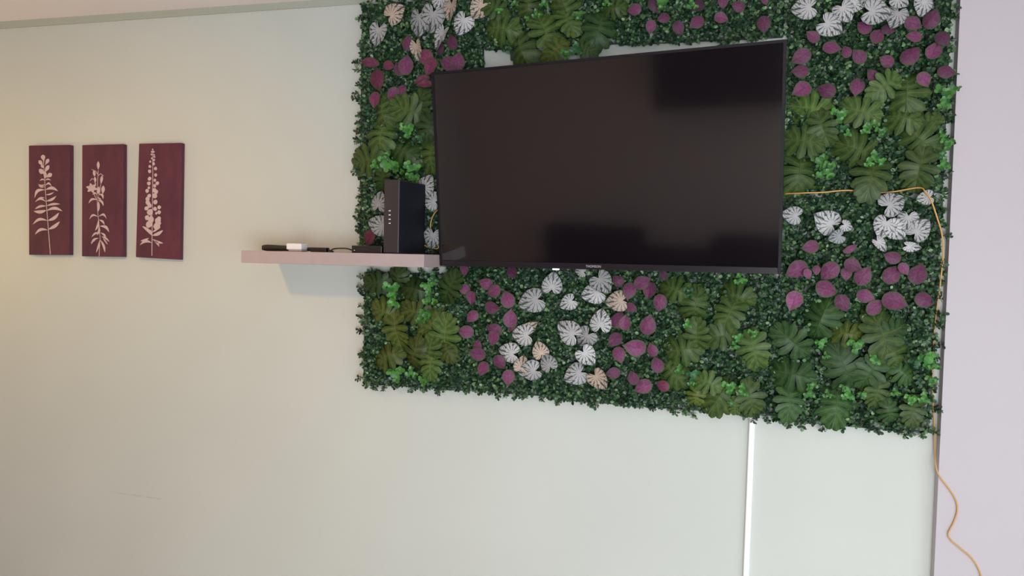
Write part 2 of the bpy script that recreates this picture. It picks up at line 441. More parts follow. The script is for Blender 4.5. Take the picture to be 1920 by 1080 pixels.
SPR = [sprig(s) for s in (31, 32, 33, 34)]

# ------------------------------------------------------------------ hedge panels
def boxwood(name, w, h, seed, dens=1.0):
    """small oval leaves on short twigs, over a sheet w x h centred on the origin, facing -y; a leaf is a folded four-triangle blade"""
    r_ = np.random.default_rng(seed)
    V = []; F = []
    nsp = int(w*h/(.0205**2)*dens)
    nx = max(2, int(w/.0165)); nz = max(2, int(h/.0165))
    gx, gz = np.meshgrid(np.linspace(-w/2+.006, w/2-.006, nx), np.linspace(-h/2+.006, h/2-.006, nz))
    roots = np.stack([gx.ravel(), gz.ravel()], 1) + r_.normal(0, .004, (nx*nz, 2))
    leaf_c, leaf_d, leaf_n, leaf_s = [], [], [], []
    stems = []
    for (x, z) in roots:
        ln = r_.uniform(.014, .035); tl = r_.normal(0, .42, 2)
        ex = (abs(x) > w/2-.020); ez = (abs(z) > h/2-.020)
        if ex: tl[0] += np.sign(x)*r_.uniform(.0, .55)
        if ez: tl[1] += np.sign(z)*r_.uniform(.0, .55)
        d = np.array([tl[0], -1.0, tl[1]]); d /= np.linalg.norm(d)
        root = np.array([x, -.010, z]); tip = root+d*ln
        stems.append((root, tip))
        a = np.cross(d, [0, 0, 1.0]); a /= np.linalg.norm(a); b = np.cross(d, a)
        for k, t in enumerate((.3, .5, .68, .84, .97)):
            th = k*1.45 + r_.uniform(0, .6)
            for s in (0, math.pi):
                o = a*math.cos(th+s)+b*math.sin(th+s)
                dd = o*.85 + d*r_.uniform(.1, .8) + r_.normal(0, .18, 3); dd /= np.linalg.norm(dd)
                sz = r_.uniform(.0085, .0140)
                c = root+d*ln*t+dd*sz*.6
                if c[1] > -.004: c[1] = -.004
                nn = d*.8 - o*.3 + r_.normal(0, .30, 3); nn -= dd*nn.dot(dd); nn /= np.linalg.norm(nn)
                leaf_c.append(c); leaf_d.append(dd); leaf_n.append(nn); leaf_s.append(sz)
    # a layer of leaves lying close to the grid
    nb = int(w*h*34000*dens)
    for _ in range(nb):
        c = np.array([r_.uniform(-w/2, w/2), -r_.uniform(.004, .018), r_.uniform(-h/2, h/2)])
        nn = np.array([0, -1.0, 0]) + r_.normal(0, .35, 3); nn /= np.linalg.norm(nn)
        dd = r_.normal(0, 1, 3); dd -= nn*dd.dot(nn); dd /= np.linalg.norm(dd)
        leaf_c.append(c); leaf_d.append(dd); leaf_n.append(nn); leaf_s.append(r_.uniform(.010, .015))
    c = np.array(leaf_c); d = np.array(leaf_d); n = np.array(leaf_n); s = np.array(leaf_s)[:, None]
    sd = np.cross(n, d)
    P = np.stack([c-d*s*.5, c+sd*s*.36+n*s*.10-d*s*.12, c+sd*s*.33+n*s*.08+d*s*.26, c+d*s*.5, c-sd*s*.33+n*s*.08+d*s*.26, c-sd*s*.36+n*s*.10-d*s*.12], 1)
    N = len(c)
    P[:, :, 1] = np.minimum(P[:, :, 1], -.002)
    V = P.reshape(-1, 3)
    base = np.arange(N)[:, None]*6
    F = np.concatenate([base+np.array([[0, 1, 2, 3]])[:, ::-1]*1, base+np.array([[0, 3, 4, 5]])[:, ::-1]], 1).reshape(-1, 4)
    # twigs
    sv, sf = [], []
    for a, b in stems:
        k = len(V)+len(sv)
        for p in (a, b):
            for q in range(3):
                t = q*2.094; sv.append(p+np.array([math.cos(t)*.0009, 0, math.sin(t)*.0009]))
        for q in range(3):
            q2 = (q+1) % 3; sf.append((k+q, k+q2, k+3+q2, k+3+q))
    V = np.concatenate([V, np.array(sv)]); F = np.concatenate([F, np.array(sf)])
    me = bpy.data.meshes.new(name)
    me.vertices.add(len(V)); me.vertices.foreach_set('co', V.astype(np.float32).ravel())
    me.loops.add(len(F)*4); me.loops.foreach_set('vertex_index', F.astype(np.int32).ravel())
    me.polygons.add(len(F)); me.polygons.foreach_set('loop_start', (np.arange(len(F))*4).astype(np.int32))
    me.materials.append(M_BOX); me.update(calc_edges=True); me.validate()
    return me
def lattice(w, h):
    mb = MB(); nx = max(1, round(w/.034)); nz = max(1, round(h/.034)); t = .0014
    for i in range(nx+1):
        x = -w/2 + w*i/nx; k = t*1.5 if i in (0, nx) else t
        mb.box((x-k, -.012, -h/2), (x+k, -.008, h/2))
    for i in range(nz+1):
        z = -h/2 + h*i/nz; k = t*1.5 if i in (0, nz) else t
        mb.box((-w/2, -.0122, z-k), (w/2, -.0078, z+k))
    return mb.mesh('grid')

def leaf_on(panel, kind, x, y, size, ang, tone, k):
    """a leaf whose middle is seen at x, y of the photograph, hung in front of its panel"""
    depth = {'M': .050, 'P': .050, 'C': .054, 'S': .052}[kind] + .010*((k*37 % 11)/11) + (.006 if kind == 'S' else 0)
    p = at(x, y, -depth)
    s = size*(D-depth)/ray(x, y).y*1.0
    wide = 1.0
    # metres per pixel at that place
    s = size*(at(x+1, y, -depth)-p).length
    a = math.radians(ang); t = Vector((math.cos(a), 0, -math.sin(a)))
    n = Vector((0, -1, 0)) + Vector((rng.uniform(-.28, .28), 0, rng.uniform(-.25, .30)))
    n.normalize(); t = (t - n*t.dot(n)).normalized(); b = n.cross(t)
    name, pool, f = {'M': ('monstera_leaf', MON, .97), 'P': ('purple_leaf', PUR, 1.05), 'C': ('caladium_leaf', CAL, .98), 'S': ('bright_sprig', SPR, 1.10)}[kind]
    narrow = tone.endswith('n')
    if kind in 'CP': me = pool[4] if narrow else pool[k*7 % 4]
    else: me = pool[k*7 % len(pool)]
    o = obj(name, me); s *= f
    mw = Matrix.Identity(4)
    off = {'M': .10, 'P': .04, 'C': .20, 'S': 0}[kind]
    org = p - t*off*s
    for i in range(3):
        mw[i][0], mw[i][1], mw[i][2], mw[i][3] = t[i]*s, b[i]*s, n[i]*s, org[i]
    o.parent = panel
    o.matrix_parent_inverse = Matrix.Identity(4)
    inv = Matrix.Translation(panel.location) @ Matrix.Rotation(panel.rotation_euler[1], 4, 'Y')
    o.matrix_basis = inv.inverted() @ mw
    v = rng.uniform(.74, 1.22)
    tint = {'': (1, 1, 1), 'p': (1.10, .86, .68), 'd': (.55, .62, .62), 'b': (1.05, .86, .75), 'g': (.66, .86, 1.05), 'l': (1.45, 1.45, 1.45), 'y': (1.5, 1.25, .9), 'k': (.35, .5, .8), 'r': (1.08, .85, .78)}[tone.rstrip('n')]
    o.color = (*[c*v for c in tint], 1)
    return o

panels = {}
def panel(key, x0, x1, zlo, zhi, label, seed, tilt=0.0):
    w, h = x1-x0, zhi-zlo
    e = empty('hedge_panel', ((x0+x1)/2, 0, EYE+(zlo+zhi)/2), label, 'hedge panel')
    e.rotation_euler = (0, math.radians(tilt), 0)
    obj('grid', lattice(w, h), e, M_GRID)
    b = obj('boxwood_foliage', boxwood('boxwood_foliage', w, h, seed), e); b['kind'] = 'stuff'
    panels[key] = e
    return e
CZ = CEIL-EYE-.026
panel('A', -1.052, -.655, .196, CZ, 'upper left artificial hedge panel with white leaves along its top edge', 101)
panel('B', -1.050, -.66, .006, .190, 'short cut hedge piece standing behind the black router on the shelf', 102)
panel('C', -.648, -.248, .624, CZ, 'cut hedge strip above the television with monstera leaves hanging over its lower edge', 103)
panel('D', -.243, .200, .620, CZ, 'cut hedge strip above the television with purple leaves and no monstera leaves', 104)
panel('E', .216, .611, .196, CZ, 'upper right hedge panel with olive monstera leaves below purple ones', 105)
panel('F', .216, .608, -.440, .178, 'tall hedge panel right of the television with yellow cable along its right edge', 106, .9)
panel('G', -1.030, -.432, -.413, -.058, 'wide hedge panel below the television under the end of the shelf', 107)
panel('H', -.428, .205, -.424, -.058, 'wide hedge panel below the television ending above the white cable trunking', 108, .4)
panel('I', -.745, .205, -.052, .030, 'narrow cut hedge strip along the lower edge of the television', 109)

LEAVES = {
'A': """
C 740 23 42 330 p|C 708 65 44 105|C 784 42 52 100|C 809 37 52 110|C 844 18 46 95 pn|C 826 4 40 90|C 866 45 44 120|C 826 70 48 115 n|C 782 95 42 85 pn|C 898 17 44 130 p
P 764 79 28 270|P 847 78 28 250|P 692 117 34 190 rn|P 730 123 22 10 r|P 748 127 28 240|P 761 120 36 275|P 800 110 34 60 r|P 807 126 34 120 r|P 705 150 38 75 r|P 840 118 36 200|P 858 114 34 280|P 790 150 30 160 rn|P 796 158 30 175 rn|P 736 178 28 130|P 752 168 26 300|P 703 188 28 100 r|P 823 92 24 90 d
M 785 195 50 300 d|M 717 214 60 80|M 766 207 62 200|M 713 254 60 95|M 804 242 50 100 d|M 751 280 66 205 d|M 686 302 58 170|M 807 292 60 90|M 716 340 36 100 d
S 763 242 28 0|S 702 309 16 0|S 724 311 36 40|S 769 317 32 80|S 777 334 22 0|S 725 294 18 20|S 788 258 20 0 k|S 745 318 22 10""",
'B': """
C 710 377 38 280|C 709 421 42 200|C 798 345 40 300|C 808 375 40 200|C 810 448 40 100
P 693 447 30 120 r""",
'C': """
M 990 5 50 270|M 926 14 44 200|M 1059 14 60 250|M 1066 40 50 60|M 1152 15 40 0|M 1100 92 40 20 d|M 938 53 62 190|M 1020 53 66 245|M 1124 47 72 285 g|M 1040 97 50 130 y|M 977 95 66 70
S 965 6 14 0|S 936 19 14 0|S 1006 26 18 0|S 988 34 10 0|S 1020 6 18 0|S 1084 27 22 0|S 1138 5 16 0|S 1062 100 22 0|S 1080 92 24 0 k""",
'D': """
P 1228 10 30 60 d|P 1308 11 30 150 d|P 1188 18 28 175|P 1220 51 26 95|P 1244 33 26 160|P 1273 53 28 60|P 1306 42 32 145|P 1353 34 28 15|P 1384 11 28 200|P 1356 4 26 90|P 1432 46 34 85|P 1434 2 18 60
S 1239 5 26 0|S 1299 9 20 0""",
'E': """
C 1507 15 52 175|C 1608 6 40 0|C 1584 22 48 60|C 1559 49 54 30|C 1681 32 50 110|C 1645 23 60 10|C 1732 11 44 100|C 1625 0 36 90|C 1689 1 40 30
P 1523 68 30 220|P 1620 49 34 230|P 1646 66 36 300|P 1668 54 30 0 d|P 1713 45 36 30|P 1748 34 42 290|P 1713 68 32 190|P 1769 73 36 60 d|P 1752 94 40 290|P 1709 101 46 310|P 1561 89 36 10|P 1587 96 26 250|P 1610 105 34 230|P 1663 114 32 210|P 1501 107 40 150|P 1500 133 34 180|P 1502 169 42 150|P 1548 169 38 200|P 1636 141 30 230|P 1607 163 38 100|P 1733 150 34 60|P 1777 134 36 10
M 1739 230 50 330|M 1690 219 66 200|M 1657 163 62 140|M 1701 168 86 270|M 1612 208 72 200|M 1517 203 76 190 l|M 1543 241 62 70|M 1721 257 86 220|M 1501 263 76 190|M 1606 279 78 200|M 1723 319 78 100|M 1499 326 80 95|M 1634 330 84 100
S 1574 214 32 0|S 1590 250 16 0|S 1580 240 22 10 k|S 1637 230 26 0|S 1652 246 22 0|S 1623 243 20 0|S 1537 301 30 0|S 1548 323 32 0|S 1557 310 24 0|S 1639 294 24 0|S 1652 302 20 0|S 1630 306 18 0|S 1774 172 40 0|S 1770 194 26 0|S 1797 165 12 0|S 1766 254 18 0|S 1777 268 26 0|S 1770 308 26 0|S 1765 290 20 0 k""",
'F': """
C 1485 403 42 190|C 1550 415 58 210|C 1568 445 34 160 d|C 1589 424 28 20|C 1735 371 36 170|C 1658 426 52 110|C 1681 433 50 40|C 1677 380 58 330|C 1725 429 52 310|C 1702 415 46 95|C 1651 459 40 50 n|C 1711 463 40 10 n
P 1519 463 34 170|P 1595 466 30 330 n|P 1672 482 34 200|P 1494 507 46 150|P 1515 514 22 60 l|P 1531 507 20 90|P 1600 498 36 20|P 1554 510 44 130|P 1587 514 28 90 l|P 1619 517 42 300|P 1695 505 28 60 l|P 1675 514 44 310|P 1722 512 46 290|P 1552 542 46 10 l|P 1488 565 42 110 l|P 1581 570 38 60|P 1642 575 40 320|P 1624 556 36 20|P 1679 566 50 20|P 1737 563 42 15
M 1673 623 60 330 g|M 1541 595 74 290 g|M 1483 639 72 220 g|M 1592 626 60 10 y|M 1652 621 86 250|M 1696 700 50 40 g|M 1631 700 66 120 g|M 1680 667 80 70|M 1583 686 90 245 g|M 1479 700 80 190 g|M 1645 737 56 100|M 1668 774 46 80 g|M 1481 755 64 95 g|M 1569 760 76 95 g|M 1712 771 54 100
S 1540 644 22 0|S 1550 668 16 0|S 1604 647 32 0|S 1638 674 28 0|S 1740 674 36 0|S 1752 686 22 0|S 1747 713 24 0|S 1518 737 24 0|S 1522 723 16 0|S 1553 741 20 0|S 1583 727 18 0|S 1590 740 26 0|S 1620 740 20 0|S 1680 737 18 0|S 1708 748 24 0|S 1733 747 24 0|S 1720 680 26 0 k""",
'G': """
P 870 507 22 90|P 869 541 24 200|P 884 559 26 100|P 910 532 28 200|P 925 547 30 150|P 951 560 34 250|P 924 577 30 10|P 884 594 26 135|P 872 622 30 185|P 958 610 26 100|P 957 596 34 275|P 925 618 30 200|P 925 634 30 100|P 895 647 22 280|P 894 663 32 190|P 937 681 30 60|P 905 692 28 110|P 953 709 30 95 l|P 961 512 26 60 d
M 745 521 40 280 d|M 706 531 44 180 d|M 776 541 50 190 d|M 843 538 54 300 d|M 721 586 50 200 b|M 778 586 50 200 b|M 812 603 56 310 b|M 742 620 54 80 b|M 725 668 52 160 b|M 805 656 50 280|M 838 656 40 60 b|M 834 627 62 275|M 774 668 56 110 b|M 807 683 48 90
S 733 541 30 0|S 737 565 26 0|S 802 538 26 0|S 804 562 26 0|S 798 589 24 0|S 788 598 20 0|S 742 702 30 0|S 771 699 20 0|S 793 714 20 0|S 812 521 20 0 k
C 1036 531 44 275|C 995 565 52 160|C 995 612 34 330 pn|C 979 627 46 185|C 952 661 44 190|C 1012 656 36 250 p|C 1026 679 38 240|C 979 682 34 280 p|C 992 697 46 170""",
'H': """
C 1064 568 36 150|C 1088 509 24 190|C 1130 531 48 50|C 1111 550 48 165|C 1156 565 46 170 p|C 1126 601 48 272|C 1065 620 54 210|C 1096 635 46 130|C 1101 669 44 50|C 1078 703 48 150|C 1123 713 46 50 p
P 1158 526 26 220|P 1205 529 34 330|P 1180 546 34 100|P 1218 546 34 100|P 1237 569 34 95|P 1184 577 24 20|P 1158 598 34 290|P 1172 604 30 275|P 1215 609 40 280|P 1152 638 32 130|P 1161 666 32 70|P 1189 651 44 190 l|P 1222 656 28 250|P 1232 683 32 250|P 1149 700 28 170|P 1187 708 28 250|P 1205 726 36 150 l|P 1245 518 22 60 d
M 1264 542 56 200|M 1306 628 56 270|M 1303 575 62 100|M 1367 589 66 110|M 1378 556 60 190|M 1350 630 60 170|M 1275 656 70 170|M 1414 658 70 75|M 1261 700 64 45|M 1325 717 50 200|M 1305 744 40 100 y|M 1378 763 34 90|M 1350 742 70 120|M 1408 748 62 75
P 1241 723 28 200 r
S 1389 525 24 0|S 1292 547 22 0 k|S 1289 608 18 0|S 1383 633 20 0|S 1378 650 18 0|S 1412 625 20 0|S 1274 694 20 0|S 1300 703 24 0 k|S 1297 718 16 0|S 1367 725 26 0|S 1392 733 26 0|S 1372 756 14 0""",
}
k = 0
for key, txt in LEAVES.items():
    for row in txt.replace('\n', '|').split('|'):
        w_ = row.split()
        if not w_: continue
        k += 1
        leaf_on(panels[key], w_[0], float(w_[1]), float(w_[2]), float(w_[3]), float(w_[4]), w_[5] if len(w_) > 5 else '', k)

# ------------------------------------------------------------------ television on its bracket
def Rx(a): return Matrix.Rotation(a, 4, 'X')
def Ry(a): return Matrix.Rotation(a, 4, 'Y')
def Rz(a): return Matrix.Rotation(a, 4, 'Z')
TVW, TVH = .967, .563
TVC = Vector((-.28787, 2.01017-D, EYE+.25050))
tvm = Matrix.Translation(TVC) @ Rz(math.radians(-9.59176)) @ Rx(math.radians(7.15776)) @ Ry(math.radians(-.16323))
tv = empty('television', TVC, 'large black wall television switched off, tilted forward among artificial leaves', 'television')
tv.matrix_world = tvm
b_ = MB(); W2, H2 = TVW/2, TVH/2; fr_, chin = .007, .017
b_.box((-W2, 0, -H2), (-W2+fr_, .016, H2)).box((W2-fr_, 0, -H2), (W2, .016, H2)).box((-W2+fr_, 0, H2-fr_), (W2-fr_, .016, H2))
b_.box((-W2+fr_, .004, -H2+.0005), (W2-fr_, .016, -H2+chin))
obj('bezel', b_.mesh('bezel'), tv, M_BEZEL)
obj('screen', MB().box((-W2+fr_, .0025, -H2+chin), (W2-fr_, .010, H2-fr_)).mesh('screen'), tv, M_SCREEN)
obj('lower_strip', bevelled(MB().box((-W2+fr_, .0005, -H2), (W2-fr_, .0039, -H2+chin-.0008)), 'lower_strip', .0008, 1), tv, M_CHIN)
obj('back_cover', bevelled(MB().box((-W2+.004, .0162, -H2+.004), (W2-.004, .022, H2-.004)).box((-W2*.72, .022, -H2*.86), (W2*.72, .046, H2*.35)), 'back_cover', .004), tv, M_BLACK)
def tv_local(x, y):                        # where a place of the photograph falls on the television's front
    inv = tvm.inverted(); o_ = inv @ CAMPOS; d = inv.to_3x3() @ ray(x, y); return o_ + d*(-o_.y/d.y)
fc = bpy.data.curves.new('maker_name', 'FONT'); fc.body = 'THOMSON'; fc.align_x = 'CENTER'; fc.align_y = 'CENTER'; fc.size = .0095; fc.extrude = .00015
fo = bpy.data.objects.new('tmp_text', fc); C.objects.link(fo)
dg = bpy.context.evaluated_depsgraph_get(); tme = bpy.data.meshes.new_from_object(fo.evaluated_get(dg)); tme.name = 'maker_name'
bpy.data.objects.remove(fo); bpy.data.curves.remove(fc)
lo = obj('maker_name', tme, tv, M_LOGO); pl_ = tv_local(1112.5, 499.5)
lo.matrix_basis = Matrix.Translation((pl_.x, -.0001, -H2+.0085)) @ Rx(math.radians(90)) @ Matrix.Diagonal((.92, 1, 1, 1))
lo['label'] = 'silver lettering on the lower strip'
pl_ = tv_local(1041.5, 503)
obj('standby_light', bevelled(MB().box((pl_.x-.0095, -.0004, -H2-.0042), (pl_.x+.0095, .008, -H2+.0004)), 'standby_light', .0012), tv, M_LED)['label'] = 'small white light under the lower edge'
# bracket: wall plate, two-piece arm, tilting head
hb = tvm @ Vector((0, .050, 0))
br = empty('wall_bracket', (-.30, 0, EYE+.25), 'black swivelling wall bracket hidden behind the television', 'bracket')
def local(e, pts): return [Vector(p)-e.location for p in pts]
obj('wall_plate', bevelled(MB().box((-.05, -.012, -.11), (.05, 0, .11)), 'wall_plate', .002), br, M_STEEL)
obj('arm', MB().tube(local(br, [(-.30, -.012, EYE+.25), (-.34, -.055, EYE+.25), (hb.x, hb.y+.004, hb.z)]), .011, 8).mesh('arm'), br, M_STEEL)
hd = obj('tilting_head', bevelled(MB().box((-.10, .0465, -.10), (.10, .052, .10)), 'tilting_head', .001), br, M_STEEL)
hd.matrix_basis = Matrix.Translation(br.location).inverted() @ tvm

# ------------------------------------------------------------------ shelf and what lies on it
SD = .205                                   # shelf depth
pa, pb = at(452, 468, -SD), at(795, 478.5, -SD); pc, pd = at(452, 491, -SD), at(795, 503, -SD)
SX0, SX1 = pa.x, pb.x; ST = (pa.z+pb.z)/2; SB = (pc.z+pd.z)/2
sh = obj('wall_shelf', bevelled(MB().box((SX0, -SD, SB), (SX1, 0, ST)), 'wall_shelf', .0012, 1), None, M_SHELF)
tag(sh, 'pinkish grey floating wall shelf left of the television', 'shelf')
# router
RY0, RY1 = -.195, -.052
r0, r1 = at(719, 440, RY0).x, at(747.5, 440, RY0).x
rt = at(735, 336.5, RY0).z; rb_x1 = at(796.5, 440, RY1).x
ro = empty('internet_router', ((r0+r1)/2, (RY0+RY1)/2, ST), 'tall black router box standing on the right end of the wall shelf', 'router')
hw = (r1-r0)/2; hy = (RY1-RY0)/2; hh = rt-ST; dx = rb_x1-r1
# body: narrow front, flanks running back a little to the right
vs_ = [(-hw, -hy, .002), (hw, -hy, .002), (hw+dx, hy, .002), (-hw+dx, hy, .002), (-hw, -hy, hh), (hw, -hy, hh), (hw+dx, hy, hh), (-hw+dx, hy, hh)]
rb_ = MB().add(vs_, [(3,2,1,0), (4,5,6,7), (0,1,5,4), (1,2,6,5), (2,3,7,6), (3,0,4,7)])
obj('casing', bevelled(rb_, 'casing', .0022, 2), ro, M_ROUTER)
obj('foot', MB().box((-hw+.003, -hy+.006, 0), (hw+dx*.5, hy-.01, .0022)).mesh('foot'), ro, M_BLACK)
fl = [Vector(vs_[i]) for i in (1, 2, 6, 5)]; fn = (fl[1]-fl[0]).cross(fl[2]-fl[0]).normalized(); fc_ = sum(fl, Vector())/4
fl = [fc_+(p-fc_)*.965 for p in fl]
obj('side_shade', MB().add([p+fn*.0007 for p in fl]+[p-fn*.0010 for p in fl], [(0,1,2,3), (7,6,5,4), (0,4,5,1), (1,5,6,2), (2,6,7,3), (3,7,4,0)]).mesh('side_shade'), ro, mat('router_side_shade', (0.0085, 0.0095, 0.016), .6, spec=.22))['label'] = 'added dark slab for the shaded flank'  # added slab: the casing's shaded right side put into a darker colour
obj('cap_seam', MB().box((-hw-.0002, -hy-.0002, hh-.0225), (hw+.0002, -hy+.002, hh-.0215)).mesh('cap_seam'), ro, M_BLACK)
for i, py in enumerate((395.2, 403, 411, 418.7)):
    q = at(730.5, py, RY0) - ro.location; mbi = MB()
    yy = -hy-.0004
    mbi.box((q.x-.0024, yy, q.z-.0011), (q.x-.0010, yy+.0008, q.z+.0011))
    mbi.box((q.x+.0003, yy, q.z-.0014), (q.x+.0026, yy+.0008, q.z+.0014))
    if i in (1, 2): mbi.box((q.x-.0010, yy, q.z-.0014), (q.x+.0006, yy+.0008, q.z-.0006))
    obj('indicator', mbi.mesh('indicator'), ro, M_ICON)
# flat black box leaning against the router
s0, s1 = at(659, 468, -.185).x, at(717, 468, -.185).x
sb_top, sb_bot = at(680, 460.5, -.185).z, ST
st_ = empty('streaming_box', ((s0+s1)/2, -.14, ST), 'small flat black box with white light dot beside the router', 'set-top box')
obj('casing', bevelled(MB().box((-(s1-s0)/2, -.045, 0), ((s1-s0)/2-.002, .045, sb_top-ST)), 'casing', .002), st_, M_BLACK)
obj('light_dot', MB().box((-(s1-s0)/2+.0085, -.0456, .0065), (-(s1-s0)/2+.0105, -.0448, .0085)).mesh('light_dot'), st_, M_ICON)
# remote: rounded long body lying along the shelf, one end thicker
x0 = at(493, 464, -.13).x; x1 = at(598, 468, -.13).x
L_ = x1-x0; re_ = empty('remote_control', (x0, -.13, ST), 'black remote control lying at the left end of the shelf', 'remote control')
prof = [(0, .004, .0045), (.02, .013, .0082), (.07, .0175, .0098), (.2, .0195, .0100), (.5, .0190, .0080), (.8, .0180, .0060), (.95, .0165, .0048), (1.0, .010, .003)]
vv, ff = [], []
for t, hwid, hht in prof:
    for q in range(12):
        a = 2*math.pi*q/12; ca, sa = math.cos(a), math.sin(a)
        vv.append((t*L_, math.copysign(abs(ca)**.6, ca)*hwid, .0090*(1 if t < .3 else 1-.35*(t-.3)) + math.copysign(abs(sa)**.6, sa)*hht*(1)))
zmin = min(p[2] for p in vv)
vv = [(x, y, max(z-zmin, 0)) for x, y, z in vv]
for i in range(len(prof)-1):
    for q in range(12):
        q2 = (q+1) % 12; ff.append((i*12+q, (i+1)*12+q, (i+1)*12+q2, i*12+q2))
ff += [tuple(range(12)), tuple(range(len(prof)*12-1, len(prof)*12-13, -1))]
obj('body', MB().add(vv, ff, 0, True).mesh('body'), re_, M_REMOTE)
for bx_ in range(6):
    for by_ in (-.008, .008):
        xx = L_*(.12+.1*bx_); obj('button', bevelled(MB().box((xx-.003, by_-.003, .0145-.0010*bx_), (xx+.003, by_+.003, .0200-.0010*bx_)), 'button', .0008, 1), re_, M_BLACK)
# white plug-in cube in front of the remote
w0, w1 = at(542, 462, -.165).x, at(570, 462, -.165).x
wz1, wz0 = at(556, 456.5, -.165).z, ST
wc = empty('white_adapter', ((w0+w1)/2, -.16, ST), 'small white plastic adapter with rounded edges on the shelf', 'adapter')
hx = (w1-w0)/2
obj('housing', bevelled(MB().box((-hx, -.022, .0055), (hx, .020, wz1-wz0)), 'housing', .0035, 3), wc, M_WPLASTIC)
obj('collar', bevelled(MB().box((-hx*.75, -.0195, 0), (hx*1.0, .016, .0065)), 'collar', .002, 2), wc, mat('grey_plastic', (.42, .38, .42), .45))
# short black dongle
d0, d1 = at(582, 468, -.15).x, at(611.5, 468, -.15).x
dz = at(596, 464, -.15).z
do = empty('black_dongle', ((d0+d1)/2, -.14, ST), 'short black dongle between white adapter and the thin black cord', 'dongle')
hx = (d1-d0)/2
obj('housing', bevelled(MB().box((-hx, -.012, 0), (hx, .012, dz-ST)), 'housing', .0018, 2), do, M_BLACK)
obj('plug', MB().tube([(hx-.001, 0, (dz-ST)*.5), (hx+.009, 0, (dz-ST)*.45)], [.003, .0018], 8).mesh('plug'), do, M_BLACK)
# cord from dongle to flat box
cz = ST+.0022
pts = [at(613, 470, -.14)] + [at(617, 472.4, -.15), at(625, 472.0, -.155), at(621, 470.0, -.16), at(626, 466.6, -.165), at(640, 465.6, -.17), at(652, 466.4, -.17), at(662, 470, -.16)]
pts = [Vector((p.x, p.y, max(p.z, cz))) for p in pts]
co = obj('power_cord', MB().tube(spline(pts, 6), .0021, 6).mesh('power_cord'), None, M_BLACK)
tag(co, 'thin black cord looping on the shelf between dongle and flat black box', 'cord')
pts = [at(662, 471.5, -.195), at(650, 472.5, -.193), at(641, 474.4, -.19), at(630, 475.5, -.188)]
pts = [Vector((p.x, p.y, ST+.0012)) for p in pts]

# ------------------------------------------------------------------ yellow cable
yb = -.020
path = [Vector((rb_x1-.01, RY1+.004, ST+.03)), at(815, 466, -.046), at(822, 462, -.050), at(811, 442, -.052), at(807, 425, -.052), at(811, 407, -.050), at(822, 392, -.046), at(850, 375, -.03)]
path += [Vector((-.45, -.018, EYE+.17)), Vector((-.1, -.018, EYE+.17)), Vector((.17, -.02, EYE+.188)),
         at(1505, 362, -.050), at(1545, 360.5, -.052), at(1590, 357, -.050), at(1660, 361, -.034), at(1722, 352, -.050), at(1735, 361, -.066), at(1745, 374, -.070), at(1756, 405, -.066), at(1766, 440, -.054),
         at(1768, 480, -.040), at(1762, 540, -.026), at(1752, 620, -.016), at(1748, 720, -.016), at(1752, 795, -.014), at(1753, 845, -.014)]
yq = PIER_Y-.003
path += [at(x, y, -.03) for x, y in ((1754, 868),)] + [at(x, y, yq-.001) for x, y in ((1757, 883), (1764, 897), (1781, 919), (1792, 938), (1795, 957), (1788, 980), (1778, 1000), (1783, 1013), (1800, 1028), (1822, 1047), (1836, 1070), (1842, 1095))]
e_ = path[-1]; path += [Vector((e_.x+.03, yq, e_.z-.12)), Vector((e_.x+.05, yq-.012, .10)), Vector((e_.x+.06, yq-.03, .004))]
yc = obj('fibre_cable', MB().tube(spline(path, 7), .0020, 7).mesh('fibre_cable'), None, M_CABLE)
tag(yc, 'thin yellow cable from router along hedge panels down onto the white pier', 'cable')

# ------------------------------------------------------------------ white trunking
t0, t1, t2 = at(1404.5, 800, -.014), at(1415.5, 800, -.014), at(1393.5, 1075, -.014)
tw = t1.x-t0.x; zt = EYE-.375; slope = (t2.x-t0.x)/(t2.z-t0.z)
xa = t0.x+(zt-t0.z)*slope; xb = t0.x+(.07-t0.z)*slope
prof = [(0, 0), (0, -.012), (.002, -.014), (tw-.002, -.014), (tw, -.012), (tw, 0)]
n = len(prof)
vs_ = [(xb+p[0], p[1], .071) for p in prof] + [(xa+p[0], p[1], zt) for p in prof]
tk = obj('cable_trunking', MB().add(vs_, [tuple(range(n)), tuple(range(2*n-1, n-1, -1))] + [(i, i+n, (i+1) % n+n, (i+1) % n) for i in range(n)]).mesh('cable_trunking'), None, M_TRUNK)
tag(tk, 'narrow white upright cable trunking on the green wall below the hedge panels', 'cable cover')

